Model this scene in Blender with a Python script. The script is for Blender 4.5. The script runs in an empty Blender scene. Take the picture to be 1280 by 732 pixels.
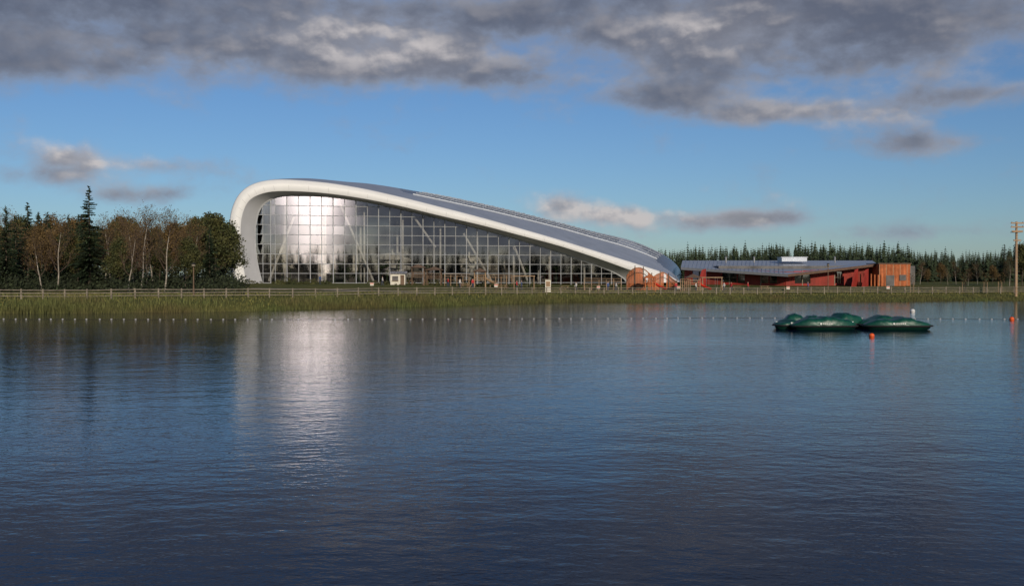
import bpy, math, random
import numpy as np
from mathutils import Vector, Matrix
random.seed(7); np.random.seed(7)
F=1244.4; H=4.0; YH=345.0
def WX(px,D): return (px-640)/F*D
def WZ(py,D): return H-(py-YH)/F*D
scene=bpy.context.scene
scene.view_settings.view_transform='Standard'; scene.view_settings.look='None'; scene.view_settings.exposure=0
# ---------------------------------------------------------------- materials
def newmat(name):
    m=bpy.data.materials.new(name); m.use_nodes=True
    nt=m.node_tree; b=nt.nodes['Principled BSDF']; return m,nt,b
def mat(name,col,rough=0.7,var=0.25,scale=1.5,metal=0.0,island=0.0,bump=0.0,spec=0.3,col2=None):
    m,nt,b=newmat(name)
    tc=nt.nodes.new('ShaderNodeTexCoord')
    n=nt.nodes.new('ShaderNodeTexNoise'); n.inputs['Scale'].default_value=scale; n.inputs['Detail'].default_value=5
    nt.links.new(tc.outputs['Object'],n.inputs['Vector'])
    r=nt.nodes.new('ShaderNodeValToRGB')
    c=np.array(col[:3]); d=c*(1-var) ; l=c*(1+var) if col2 is None else np.array(col2)
    r.color_ramp.elements[0].position=0.3; r.color_ramp.elements[1].position=0.7
    r.color_ramp.elements[0].color=(*d,1); r.color_ramp.elements[1].color=(*l,1)
    nt.links.new(n.outputs['Fac'],r.inputs['Fac'])
    out=r.outputs['Color']
    if island>0:
        g=nt.nodes.new('ShaderNodeNewGeometry')
        mr=nt.nodes.new('ShaderNodeMapRange'); mr.inputs['To Min'].default_value=1-island; mr.inputs['To Max'].default_value=1+island
        nt.links.new(g.outputs['Random Per Island'],mr.inputs['Value'])
        vm=nt.nodes.new('ShaderNodeVectorMath'); vm.operation='SCALE'
        nt.links.new(out,vm.inputs[0]); nt.links.new(mr.outputs[0],vm.inputs['Scale']); out=vm.outputs[0]
    nt.links.new(out,b.inputs['Base Color'])
    b.inputs['Roughness'].default_value=rough; b.inputs['Metallic'].default_value=metal
    b.inputs['Specular IOR Level'].default_value=spec
    if bump>0:
        bp=nt.nodes.new('ShaderNodeBump'); bp.inputs['Distance'].default_value=bump
        nt.links.new(n.outputs['Fac'],bp.inputs['Height']); nt.links.new(bp.outputs[0],b.inputs['Normal'])
    return m
M={}
M['white']=mat('white_cladding',(0.60,0.60,0.59),0.45,0.03,0.15)
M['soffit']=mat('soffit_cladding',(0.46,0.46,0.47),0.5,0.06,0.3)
M['roofl']=mat('roof_light_metal',(0.30,0.33,0.38),0.4,0.10,0.3,0.2)
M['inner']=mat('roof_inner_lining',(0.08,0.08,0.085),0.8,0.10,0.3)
M['roofd']=mat('roof_solar_panel',(0.035,0.045,0.065),0.22,0.3,0.6,0.0,spec=0.5)
M['rib']=mat('roof_rib',(0.45,0.48,0.52),0.5,0.1)
M['joint']=mat('cladding_joint',(0.30,0.30,0.31),0.6,0.1)
M['mull']=mat('mullion_metal',(0.34,0.35,0.36),0.4,0.1)
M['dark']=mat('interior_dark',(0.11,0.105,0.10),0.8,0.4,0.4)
M['intw']=mat('interior_steel',(0.55,0.55,0.54),0.5,0.1)
M['plantin']=mat('interior_plants',(0.03,0.06,0.02),0.7,0.4,1,island=0.4)
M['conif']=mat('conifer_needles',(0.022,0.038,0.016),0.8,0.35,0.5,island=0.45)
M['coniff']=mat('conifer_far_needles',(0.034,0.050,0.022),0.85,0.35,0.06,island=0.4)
M['bark']=mat('bark',(0.07,0.055,0.04),0.9,0.4,3)
M['birch']=mat('birch_bark',(0.28,0.245,0.20),0.8,0.5,2.5)
M['twig']=mat('twigs',(0.085,0.058,0.042),0.9,0.3,1)
M['leafg']=mat('leaves_green',(0.040,0.056,0.018),0.75,0.3,0.5,island=0.5,col2=(0.07,0.065,0.018))
M['leafo']=mat('leaves_autumn',(0.10,0.064,0.022),0.75,0.3,0.5,island=0.5)
M['reed']=mat('reed_blades',(0.17,0.135,0.05),0.8,0.4,0.15,island=0.5,col2=(0.09,0.11,0.03))
M['grassb']=mat('grass_blades',(0.11,0.13,0.03),0.8,0.3,0.15,island=0.4,col2=(0.19,0.165,0.045))
M['wood']=mat('weathered_timber',(0.20,0.17,0.13),0.85,0.3,2)
M['woodl']=mat('pale_timber',(0.30,0.20,0.12),0.8,0.25,1)
M['woodd']=mat('dark_timber',(0.13,0.085,0.055),0.8,0.25,1)
M['orange']=mat('orange_timber_cladding',(0.40,0.12,0.04),0.7,0.3,0.8,island=0.25)
M['red']=mat('red_cladding',(0.24,0.026,0.018),0.6,0.25,0.4)
M['redp']=mat('red_slide_plastic',(0.5,0.035,0.02),0.4,0.1,0.4)
M['brown']=mat('brown_fascia',(0.10,0.06,0.04),0.7,0.2)
M['offw']=mat('off_white_paint',(0.55,0.52,0.44),0.6,0.08)
M['steel']=mat('galvanised_steel',(0.3,0.3,0.3),0.4,0.1,metal=0.5)
M['tarp']=mat('green_tarpaulin',(0.005,0.055,0.036),0.42,0.3,1.6,bump=0.05,spec=0.4)
M['hull']=mat('dark_green_hull',(0.004,0.025,0.017),0.3,0.2,1,spec=0.5)
M['rubber']=mat('black_rubber',(0.02,0.02,0.02),0.6,0.2)
M['buoyo']=mat('orange_buoy',(0.7,0.10,0.02),0.4,0.1)
M['buoyw']=mat('white_buoy',(0.6,0.6,0.58),0.4,0.05)
M['floatw']=mat('line_float',(0.30,0.30,0.30),0.5,0.1)
M['skin']=mat('skin',(0.45,0.27,0.19),0.6,0.05)
M['hair']=mat('hair',(0.05,0.03,0.02),0.7,0.1)
M['jean']=mat('denim',(0.04,0.05,0.09),0.8,0.1)
M['jr']=mat('red_jacket',(0.4,0.03,0.03),0.7,0.1)
M['jb']=mat('blue_jacket',(0.05,0.09,0.2),0.7,0.1)
M['jw']=mat('pale_jacket',(0.5,0.48,0.45),0.7,0.1)
M['hedge']=mat('undergrowth_leaves',(0.024,0.032,0.014),0.85,0.35,0.4,island=0.5)
def glassmat(name,tint,ref,rough=0.02,bumpd=0.0):
    m,nt,b=newmat(name); nt.nodes.remove(b)
    o=nt.nodes['Material Output']; t=nt.nodes.new('ShaderNodeBsdfTransparent'); t.inputs[0].default_value=(*tint,1)
    g=nt.nodes.new('ShaderNodeBsdfGlossy'); g.inputs['Roughness'].default_value=rough; g.inputs['Color'].default_value=(0.95,0.93,1,1)
    fr=nt.nodes.new('ShaderNodeLayerWeight'); fr.inputs['Blend'].default_value=0.2
    mr=nt.nodes.new('ShaderNodeMapRange'); mr.inputs['To Min'].default_value=ref; mr.inputs['To Max'].default_value=1
    nt.links.new(fr.outputs['Fresnel'],mr.inputs['Value'])
    mx=nt.nodes.new('ShaderNodeMixShader'); nt.links.new(mr.outputs[0],mx.inputs[0])
    nt.links.new(t.outputs[0],mx.inputs[1]); nt.links.new(g.outputs[0],mx.inputs[2]); nt.links.new(mx.outputs[0],o.inputs[0])
    if bumpd:
        geo=nt.nodes.new('ShaderNodeNewGeometry')
        sub=nt.nodes.new('ShaderNodeVectorMath'); sub.operation='SUBTRACT'; sub.inputs[1].default_value=(0.5,0.5,0.5)
        wn=nt.nodes.new('ShaderNodeTexWhiteNoise'); wn.noise_dimensions='1D'; nt.links.new(geo.outputs['Random Per Island'],wn.inputs['W'])
        nt.links.new(wn.outputs['Color'],sub.inputs[0])
        sc=nt.nodes.new('ShaderNodeVectorMath'); sc.operation='MULTIPLY_ADD'; sc.inputs[1].default_value=(bumpd,)*3
        nt.links.new(sub.outputs[0],sc.inputs[0]); nt.links.new(geo.outputs['Normal'],sc.inputs[2])
        nz=nt.nodes.new('ShaderNodeVectorMath'); nz.operation='NORMALIZE'; nt.links.new(sc.outputs[0],nz.inputs[0])
        nt.links.new(nz.outputs[0],g.inputs['Normal'])
    return m
M['glass']=glassmat('facade_glass',(0.68,0.67,0.64),0.19,0.03,0.006)
M['win']=glassmat('window_glass',(0.3,0.32,0.33),0.3,0.03)
# ---------------------------------------------------------------- mesh builder
class B:
    def __init__(s): s.v=[]; s.f=[]; s.m=[]; s.mats=[]
    def mi(s,k):
        if k not in s.mats: s.mats.append(k)
        return s.mats.index(k)
    def face(s,pts,k):
        n=len(s.v); s.v.extend([tuple(p) for p in pts]); s.f.append(tuple(range(n,n+len(pts)))); s.m.append(s.mi(k))
    def tube(s,a,b,r0,r1,k,n=5,cap=False):
        a=Vector(a); b=Vector(b); d=(b-a)
        if d.length<1e-6: return
        d.normalize(); u=d.cross(Vector((0.13,0.97,0.21))); 
        if u.length<1e-3: u=d.cross(Vector((1,0,0)))
        u.normalize(); w=d.cross(u); i0=len(s.v)
        for p,r in((a,r0),(b,r1)):
            for i in range(n):
                t=2*math.pi*i/n; s.v.append(tuple(p+u*(r*math.cos(t))+w*(r*math.sin(t))))
        mi=s.mi(k)
        for i in range(n):
            j=(i+1)%n; s.f.append((i0+i,i0+j,i0+n+j,i0+n+i)); s.m.append(mi)
        if cap:
            s.f.append(tuple(i0+n+i for i in range(n))); s.m.append(mi)
            s.f.append(tuple(i0+i for i in reversed(range(n)))); s.m.append(mi)
    def box(s,c,size,k,rot=0.0,bev=0.0):
        cx,cy,cz=c; x,y,z=[q/2 for q in size]; ca,sa=math.cos(rot),math.sin(rot); i0=len(s.v)
        for dz in(-z,z):
            for dx,dy in((-x,-y),(x,-y),(x,y),(-x,y)):
                s.v.append((cx+dx*ca-dy*sa,cy+dx*sa+dy*ca,cz+dz))
        mi=s.mi(k)
        for q in((3,2,1,0),(4,5,6,7),(0,1,5,4),(1,2,6,5),(2,3,7,6),(3,0,4,7)):
            s.f.append(tuple(i0+i for i in q)); s.m.append(mi)
    def grid(s,P,k,closeu=False,kf=None):
        nu=len(P); nv=len(P[0]); i0=len(s.v)
        for r in P:
            for p in r: s.v.append(tuple(p))
        for i in range(nu-1+(1 if closeu else 0)):
            for j in range(nv-1):
                a=i0+i*nv+j; b=i0+((i+1)%nu)*nv+j
                s.f.append((a,b,b+1,a+1)); s.m.append(s.mi(kf(i,j) if kf else k))
    def add(s,o,loc=(0,0,0),sc=1.0,rz=0.0,scz=None):
        V=np.array(o.v); ca,sa=math.cos(rz),math.sin(rz); scz=scz or sc
        X=(V[:,0]*ca-V[:,1]*sa)*sc+loc[0]; Y=(V[:,0]*sa+V[:,1]*ca)*sc+loc[1]; Z=V[:,2]*scz+loc[2]
        n=len(s.v); s.v.extend(zip(X.tolist(),Y.tolist(),Z.tolist()))
        s.f.extend([tuple(q+n for q in f) for f in o.f]); mp=[s.mi(k) for k in o.mats]; s.m.extend([mp[q] for q in o.m])
    def mesh(s,name,smooth=False):
        me=bpy.data.meshes.new(name); me.from_pydata(s.v,[],s.f)
        for k in s.mats: me.materials.append(M[k])
        me.polygons.foreach_set('material_index',s.m)
        if smooth: me.polygons.foreach_set('use_smooth',[True]*len(s.f))
        me.update(); return me
    def obj(s,name,loc=(0,0,0),smooth=False,parent=None):
        o=bpy.data.objects.new(name,s.mesh(name,smooth)); o.location=loc; scene.collection.objects.link(o)
        if parent: o.parent=parent
        return o
def empty(name,loc=(0,0,0)):
    e=bpy.data.objects.new(name,None); e.location=loc; scene.collection.objects.link(e); return e
def inst(name,me,loc,sc=1.0,rz=0.0,scz=None):
    o=bpy.data.objects.new(name,me); o.location=loc; o.scale=(sc,sc,scz or sc); o.rotation_euler=(0,0,rz); scene.collection.objects.link(o); return o
# ---------------------------------------------------------------- terrain
SX=[-400,-110,-53,-30,-15,8,60,82,400]; SY=[99,99,106,114,130,154,160,161,163]
def Ys(x): return float(np.interp(x,SX,SY))+1.0*math.sin(x*0.19)+0.6*math.sin(x*0.47+1)
def gz(x,y):
    d=max(y-Ys(x),4-y,-110-x,x-170)
    if d<0: return max(-2.0,d*0.3)
    a=float(np.interp(x,[-60,-20,30],[1.45,1.3,0.95]))
    z=a*(1-math.exp(-d/3.5))+min(max(d-10,0)*0.022,1.15)
    if y<4: z=min(2.4,0.55*d)
    return z
def gP(x,y): return (x,y,gz(x,y))
xs=sorted(set([-3000,-1500,-800,-400,-250,-170]+[i*2.0 for i in range(-65,96)]+[220,300,450,800,1500,3000]))
ys=sorted(set([-3000,-1200,-500,-200,-100,-50,-20,-8,-4,0,2,4,6,10,20,40,60,80]+[90+i*1.0 for i in range(0,95)]+[190+i*6 for i in range(12)]+[300,400,600,1000,2000,4000]))
b=B()
m,nt,bs=newmat('grass_ground')
tc=nt.nodes.new('ShaderNodeTexCoord')
n1=nt.nodes.new('ShaderNodeTexNoise'); n1.inputs['Scale'].default_value=0.12; n1.inputs['Detail'].default_value=8
n2=nt.nodes.new('ShaderNodeTexNoise'); n2.inputs['Scale'].default_value=3.0; n2.inputs['Detail'].default_value=6
for n in(n1,n2): nt.links.new(tc.outputs['Object'],n.inputs['Vector'])
r=nt.nodes.new('ShaderNodeValToRGB'); e=r.color_ramp.elements
e[0].position=0.35; e[0].color=(0.055,0.075,0.02,1); e[1].position=0.68; e[1].color=(0.15,0.135,0.04,1)
ad=nt.nodes.new('ShaderNodeMath'); ad.operation='MULTIPLY_ADD'; ad.inputs[1].default_value=0.5; 
nt.links.new(n2.outputs['Fac'],ad.inputs[0]); 
hf=nt.nodes.new('ShaderNodeMath'); hf.operation='MULTIPLY'; hf.inputs[1].default_value=0.5; nt.links.new(n1.outputs['Fac'],hf.inputs[0])
nt.links.new(hf.outputs[0],ad.inputs[2]); nt.links.new(ad.outputs[0],r.inputs['Fac']); nt.links.new(r.outputs[0],bs.inputs['Base Color'])
bs.inputs['Roughness'].default_value=0.9; bs.inputs['Specular IOR Level'].default_value=0.1
bp=nt.nodes.new('ShaderNodeBump'); bp.inputs['Distance'].default_value=0.3; nt.links.new(n2.outputs['Fac'],bp.inputs['Height']); nt.links.new(bp.outputs[0],bs.inputs['Normal'])
M['grass']=m
b.grid([[gP(x,y) for x in xs] for y in ys],'grass')
b.f=[tuple(reversed(f)) for f in b.f]
b.obj('ground',smooth=True)
# water
m,nt,bs=newmat('lake_water')
bs.inputs['Base Color'].default_value=(0.002,0.010,0.032,1); bs.inputs['Roughness'].default_value=0.04; bs.inputs['IOR'].default_value=1.20
tc=nt.nodes.new('ShaderNodeTexCoord')
def wn(sx,sy,scale,det,rot=0.3):
    mp=nt.nodes.new('ShaderNodeMapping'); mp.inputs['Scale'].default_value=(sx,sy,1); mp.inputs['Rotation'].default_value=(0,0,rot)
    nt.links.new(tc.outputs['Object'],mp.inputs['Vector'])
    n=nt.nodes.new('ShaderNodeTexNoise'); n.inputs['Scale'].default_value=scale; n.inputs['Detail'].default_value=det; n.inputs['Roughness'].default_value=0.55
    nt.links.new(mp.outputs[0],n.inputs['Vector']); return n.outputs['Fac']
a1=wn(0.7,1.0,3.6,3,0.25); a2=wn(0.6,1,0.6,2,-0.3); a3=wn(0.4,1.0,0.035,3,0.1)
mr=nt.nodes.new('ShaderNodeMapRange'); mr.inputs['From Min'].default_value=0.35; mr.inputs['From Max'].default_value=0.65; mr.inputs['To Min'].default_value=0.55; mr.inputs['To Max'].default_value=1.25
nt.links.new(a3,mr.inputs['Value'])
mu=nt.nodes.new('ShaderNodeMath'); mu.operation='MULTIPLY'; nt.links.new(a1,mu.inputs[0]); nt.links.new(mr.outputs[0],mu.inputs[1])
b1=nt.nodes.new('ShaderNodeBump'); b1.inputs['Distance'].default_value=0.018; nt.links.new(mu.outputs[0],b1.inputs['Height'])
b2=nt.nodes.new('ShaderNodeBump'); b2.inputs['Distance'].default_value=0.03; nt.links.new(a2,b2.inputs['Height']); nt.links.new(b1.outputs[0],b2.inputs['Normal'])
nt.links.new(b2.outputs[0],bs.inputs['Normal'])
M['water']=m
b=B(); b.face([(-116,-1,0),(176,-1,0),(176,168,0),(-116,168,0)],'water'); b.obj('lake_water')
# ---------------------------------------------------------------- big glazed shell building
A=Vector((WX(310,195),195)); C_=Vector((WX(765,213),213)); U=(C_-A).normalized(); Nb=Vector((-U.y,U.x))
def onplane(px,py,t):
    k=(px-640)/F; ax,ay=A.x+Nb.x*t,A.y+Nb.y*t
    s=(ay*k-ax)/(U.x-U.y*k); D=ay+s*U.y
    return s,WZ(py,D)
def world(s,t,z): return Vector((A.x+U.x*s+Nb.x*t,A.y+U.y*s+Nb.y*t,z))
def cat(pts,n):
    P=[np.array(p,float) for p in pts]; P=[2*P[0]-P[1]]+P+[2*P[-1]-P[-2]]
    out=[]; 
    L=len(pts)-1
    for i in range(n):
        q=i/(n-1)*L; k=min(int(q),L-1); t=q-k; p0,p1,p2,p3=P[k:k+4]
        out.append(0.5*((2*p1)+(-p0+p2)*t+(2*p0-5*p1+4*p2-p3)*t*t+(-p0+3*p1-3*p2+p3)*t**3))
    return out
Opx=[(291,356),(287,325),(286.5,290),(290,262),(301,241),(320,229),(350,224.5),(400,227.5),(450,235),(500,246),(550,258.5),(600,271.5),(650,285.5),(700,300),(750,315.5),(800,331),(830,341),(850,352)]
Ipx=[(309,356),(303,325),(301,292),(303,270),(311,252),(327,242.5),(352,239),(400,241),(450,247.5),(500,257.5),(550,269.5),(600,281),(650,294),(700,307.5),(745,322),(780,334.5),(800,342),(812,354)]
Gpx=[(328,356),(321,325),(319,295),(321,275),(327,259),(340,249),(360,244.5),(400,245),(450,251),(500,261),(550,273),(600,286),(650,300),(695,314),(735,328),(762,338),(778,347),(784,354)]
NQ=140
O=cat([onplane(x,y,1.2) for x,y in Opx],NQ); I=cat([onplane(x,y,0) for x,y in Ipx],NQ); G=cat([onplane(x,y,4.0) for x,y in Gpx],NQ)
bld=empty('glazed_dome_building',(A.x,A.y,0)); 
def bo(b,name,smooth=False):
    o=b.obj(name,smooth=smooth); o.parent=bld; o.location=(-A.x,-A.y,0); return o
b=B(); rows=[]
for q in range(NQ):
    o,i,g=O[q],I[q],G[q]; r=[]
    for (p,t) in ((o,1.2),(o+(i-o)*0.04,0.5),(o+(i-o)*0.12,0.15),(o+(i-o)*0.5,0.0),(o+(i-o)*0.9,0.0),(i,0.12)):
        r.append(world(p[0],t,p[1]))
    rows.append(r)
b.grid(rows,'white'); bo(b,'arch_rim',True)
b=B(); rows=[]
for q in range(NQ):
    i,g=I[q],G[q]; rows.append([world(*( (i+(g-i)*w)[0],0.12+3.88*w,(i+(g-i)*w)[1])) for w in (0,0.33,0.66,1)])
b.grid(rows,'soffit'); bo(b,'arch_soffit',True)
b=B()
for q in range(3,NQ-2,4):
    o,i=O[q],I[q]
    p=[world((o+(i-o)*w)[0],-0.005,(o+(i-o)*w)[1]) for w in (0.5,0.9)]
    b.tube(p[0],p[1],0.02,0.02,'joint',4)
bo(b,'rim_joints')
# roof shell
Mpx=[(480,236.0),(550,245.5),(600,255),(650,266),(700,278.5),(745,290),(785,299.5),(815,311),(838,324),(850,337),(853,352)]
t2=30
mr_=[onplane(x,y,t2) for x,y in Mpx]
ol=[onplane(x,y,1.2) for x,y in Opx]
mleft=[(s+5*(1-k/8),2.4+(z-2.4)*0.97) for k,(s,z) in enumerate(ol[:7])]
midpts=mleft+[(onplane(400,233,t2)),(onplane(445,235.5,t2))]+mr_
def resample(pts,n):
    P=cat(pts,600); P=np.array(P); d=np.r_[0,np.cumsum(np.linalg.norm(np.diff(P,axis=0),axis=1))]
    t=np.linspace(0,d[-1],n); return np.c_[np.interp(t,d,P[:,0]),np.interp(t,d,P[:,1])]
NR=200
RO=resample([onplane(x,y,1.2) for x,y in Opx],NR); RM=resample(midpts,NR)
cx=RM[:,0].mean()
RB=np.c_[cx+(RM[:,0]-cx)*0.72,2.2+(RM[:,1]-2.2)*0.62]; RE=np.c_[cx+(RM[:,0]-cx)*0.5,np.full(NR,1.5)]
def rp(q,w):
    o,mm,bb,ee=RO[q],RM[q],RB[q],RE[q]
    if w<=1:
        t=1.2+(t2-1.2)*w; p=o+(mm-o)*w; bulge=4*w*(1-w)
        top=max(0,min(1,(o[1]-4)/8)); 
        return world(p[0],t,p[1]+bulge*0.9*top)
    w-=1
    if w<0.6: u=w/0.6; p=mm+(bb-mm)*(u**1.6); return world(p[0],t2+22*u,p[1])
    u=(w-0.6)/0.4; p=bb+(ee-bb)*u; return world(p[0],t2+22+10*u,p[1])
ws=[i/20 for i in range(21)]+[1+i/10 for i in range(1,11)]
s_lo,_=onplane(500,246,10); s_hi,_=onplane(770,292,26); s_rb,_=onplane(806,320,20)
def wlo(s): 
    u=(s-s_lo)/(s_hi-s_lo); return 0.22+0.33*u
def kf(i,j):
    w=ws[j]; s=rp(i,w); s=(s.xy-A).dot(U)
    if s_lo<s<s_hi-3*(max(0,(0.9-w))*3)**2 and wlo(s)<=w<1.45: return 'roofd'
    if s>s_rb and 0.25<w<1.4: return 'roofd'
    return 'roofl'
b=B(); b.grid([[rp(q,w) for w in ws] for q in range(NR)],'roofl',kf=kf)
bo(b,'roof_shell',True)
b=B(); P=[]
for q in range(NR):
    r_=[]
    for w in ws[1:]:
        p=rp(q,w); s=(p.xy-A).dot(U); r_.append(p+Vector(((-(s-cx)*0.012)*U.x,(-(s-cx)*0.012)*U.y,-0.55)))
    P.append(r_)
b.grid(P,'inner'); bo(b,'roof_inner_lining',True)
b=B()
def off(q,w): p=rp(q,w); p.z+=0.07; return p
for q in range(60,NR-3,2):
    s=RO[q][0]
    if s_lo<s<s_hi-2: a_=wlo(s); c_=1.3
    elif s>s_rb-1 : a_,c_=0.25,1.3
    else: continue
    n=10; r_=.05 if q%4 else .09
    for k in range(n): b.tube(off(q,a_+(c_-a_)*k/n),off(q,a_+(c_-a_)*(k+1)/n),r_,r_,'rib',4)
qs=[q for q in range(NR-2) if s_lo<RO[q][0]<s_hi-2]
for q in qs:
    for du in (0.0,.14,.28,.42):
        w0=wlo(RO[q][0])+du; w1=wlo(RO[q+1][0])+du; r_=.18 if du==0 else .05
        b.tube(off(q,w0),off(q+1,w1),r_,r_,'rib',4)
bo(b,'roof_ribs')
# glazing
gs=np.array(G); top_i=int(np.argmax(gs[:,1]))
def gtop(s):
    L=gs[:top_i+1]; R=gs[top_i:]
    if s<gs[top_i,0]:
        o_=np.argsort(L[:,0]); return float(np.interp(s,L[o_,0],L[o_,1]))
    return float(np.interp(s,R[:,0],R[:,1]))
def sR(z): R=gs[top_i:]; return float(np.interp(-z,-R[:,1],R[:,0]))
def sL(z):
    L=gs[:top_i+1]; o_=np.argsort(L[:,1]); return float(np.interp(z,L[o_,1],L[o_,0]))
zb=1.6; T=4.0
s0=float(gs[:top_i+1,0].min())+0.02; s1=sR(zb+0.5)
stp=2.3; cols=[s0]+list(np.arange(s0+0.5,s0+3,0.5))+list(np.arange(s0+3.9,s1,stp))+[s1]
thin=set(range(1,6))
zr=[zb]+list(np.arange(2.6,22,1.95))
b=B(); mu=B()
for a_,c_ in zip(cols[:-1],cols[1:]):
    for z0,z1 in zip(zr[:-1],zr[1:]):
        ta,tb=gtop(a_+0.01),gtop(c_-0.01)
        if max(ta,tb)<=z0: continue
        q=[(a_,z0),(c_,z0),(c_,min(z1,max(tb,z0))),(a_,min(z1,max(ta,z0)))]
        b.face([world(x,T,z) for x,z in q],'glass')
for k,x in enumerate(cols):
    tz=gtop(x); w_=0.09 if k%2 else 0.13
    if k in thin and k!=3: continue
    if tz>zb: mu.tube(world(x,T-0.12,zb),world(x,T-0.12,tz),w_*0.7,w_*0.7,'mull',4)
for z in zr[1:]:
    a_,c_=sL(z),sR(z)
    if z<gs[top_i,1]: mu.tube(world(a_,T-0.14,z),world(c_,T-0.14,z),0.06,0.06,'mull',4)
for q in range(0,NQ-1):
    mu.tube(world(gs[q,0],T-0.1,gs[q,1]),world(gs[q+1,0],T-0.1,gs[q+1,1]),0.16,0.16,'mull',4)
bo(b,'facade_glazing'); bo(mu,'facade_mullions')
# interior
b=B()
for k in range(9):
    x=s0+6+k*8
    if x>s1-6: break
    h=gtop(x)
    b.tube(world(x,T+3,zb),world(x,T+3,h-0.3),0.22,0.22,'intw',8)
    for j in range(1,4): b.tube(world(x,T+3+j*9,zb),world(x,T+3+j*9,max(3,h*0.95-0.4)),0.25,0.25,'intw',6)
    b.tube(world(x,T+3,h-0.5),world(x+1.5,T+26,max(2.5,h-1.8)),0.3,0.3,'intw',6)
    b.tube(world(x,T+3,h-2.0),world(x+1.5,T+26,max(2.5,h-3.3)),0.2,0.2,'intw',6)
    for j in range(6): b.tube(world(x+j*.25,T+3+j*3.8,h-.5-j*.22),world(x+(j+.5)*.25,T+3+(j+.5)*3.8,h-2.0-j*.22),.1,.1,'intw',4)
for a_,z_a,c_,z_c in ((18,19.3,25,3),(33,17.0,38,10),(44,13,50,3),(9,16,4,3),(55,10.5,58,3)):
    b.tube(world(a_,T+1.2,z_a),world(c_,T+1.2,z_c),0.24,0.24,'intw',8)
bo(b,'interior_steelwork')
b=B()
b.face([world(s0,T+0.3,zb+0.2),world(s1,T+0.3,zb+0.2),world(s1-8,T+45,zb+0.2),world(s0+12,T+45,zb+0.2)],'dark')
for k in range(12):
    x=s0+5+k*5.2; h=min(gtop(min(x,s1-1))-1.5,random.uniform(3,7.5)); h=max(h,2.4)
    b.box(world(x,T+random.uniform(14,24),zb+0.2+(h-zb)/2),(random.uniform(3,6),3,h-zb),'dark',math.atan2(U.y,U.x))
for (cx_,cz_,R_) in((30,6,3.2),(47,5,2.4)):
    pr=None
    for k in range(60):
        t=k*0.33; p=world(cx_+R_*math.cos(t)+k*0.02,T+9+R_*math.sin(t),cz_+3-k*0.09)
        if pr is not None: b.tube(pr,p,0.5,0.5,'intw',6)
        pr=p
bo(b,'interior_pool_hall')
b=B()
for k in range(30):
    x=s0+3+random.random()*(s1-s0-12); c=world(x,T+random.uniform(3,9),zb); h=min(random.uniform(2.2,5.5),gtop(x)-zb-1.5); 
    if h<1: continue
    b.tube(c,c+Vector((0,0,h)),0.12,0.08,'plantin',5)
    for j in range(60):
        a=random.random()*6.28; r_=random.uniform(.6,1.7); p=c+Vector((0,0,h)); d=Vector((math.cos(a),math.sin(a),random.uniform(-.5,.5)))*r_
        sd=Vector((-math.sin(a),math.cos(a),0))*0.15; b.face([p+sd*0.3,p+d*0.5+sd+Vector((0,0,.25)),p+d,p+d*0.5-sd+Vector((0,0,.25))],'plantin')
bo(b,'interior_palms')
# ---------------------------------------------------------------- trees
def leafquad(b,p,sz,k):
    a=Vector(np.random.normal(size=3)).normalized(); c=a.orthogonal().normalized(); 
    d=a.cross(c); b.face([p+c*sz,p+d*sz*0.6,p-c*sz,p-d*sz*0.6],k)
def conifer(h,levels=34,rad=0.2,k='conif',bare=0.1,dens=1.0):
    b=B(); b.tube((0,0,-0.3),(0,0,h*0.55),h*0.014,h*0.009,'bark',6); b.tube((0,0,h*0.55),(0,0,h),h*0.009,0.01,'bark',5)
    for l in range(levels):
        u=l/(levels-1); z=h*(bare+(0.99-bare)*u); R=h*rad*(1-u)**0.85*random.uniform(0.7,1.15)+0.08
        if u<0.12: R*=0.6+3*u
        nb=max(4,int(9*dens*(1-u*0.4)))
        for j in range(nb):
            if random.random()<0.14: continue
            a=random.random()*6.28; r_=R*random.uniform(0.6,1.15); d=Vector((math.cos(a),math.sin(a),0)); sd=Vector((-d.y,d.x,0))
            p=Vector((0,0,z+random.uniform(-.2,.2))); dr=-0.28*r_+u*0.35*r_
            b.tube(p,p+d*r_*0.9+Vector((0,0,dr*0.8)),0.02+0.01*r_,0.01,'bark',3)
            ns=max(3,int(r_*6*dens))
            for q in range(ns):
                t=(q+0.5)/ns; c=p+d*r_*t+Vector((0,0,dr*t*t)); w=0.30*r_*(1.1-t)+0.12
                for sg in(-1,1):
                    e=c+sd*sg*w*random.uniform(.6,1.2)+d*w*0.5+Vector((0,0,random.uniform(-.25,.05)*w-0.05))
                    b.face([c-d*0.10,e,c+d*random.uniform(.12,.3)+Vector((0,0,0.05))],k)
                if random.random()<0.6: b.face([c-sd*0.12,c+Vector((0,0,-random.uniform(.1,.35)))+d*0.05,c+sd*0.12],k)
    return b
def farconifer(h,k='coniff'):
    b=B(); b.tube((0,0,0),(0,0,h*0.95),h*0.012,0.02,'bark',3); L=15; rad=random.uniform(.15,.24)
    for l in range(L):
        u=l/(L-1); z=h*(0.12+0.86*u); R=h*rad*(1-u)**0.8*random.uniform(.7,1.2)+0.15
        for j in range(9):
            if random.random()<0.15: continue
            a=random.random()*6.28; r_=R*random.uniform(.6,1.2); d=Vector((math.cos(a),math.sin(a),0)); sd=Vector((-d.y,d.x,0))*r_*0.32
            p=Vector((0,0,z)); b.face([p+Vector((0,0,h*0.035)),p+d*r_*0.6+sd+Vector((0,0,-.1*r_)),p+d*r_+Vector((0,0,-.3*r_)),p+d*r_*0.6-sd+Vector((0,0,-.15*r_))],k)
    return b
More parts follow.
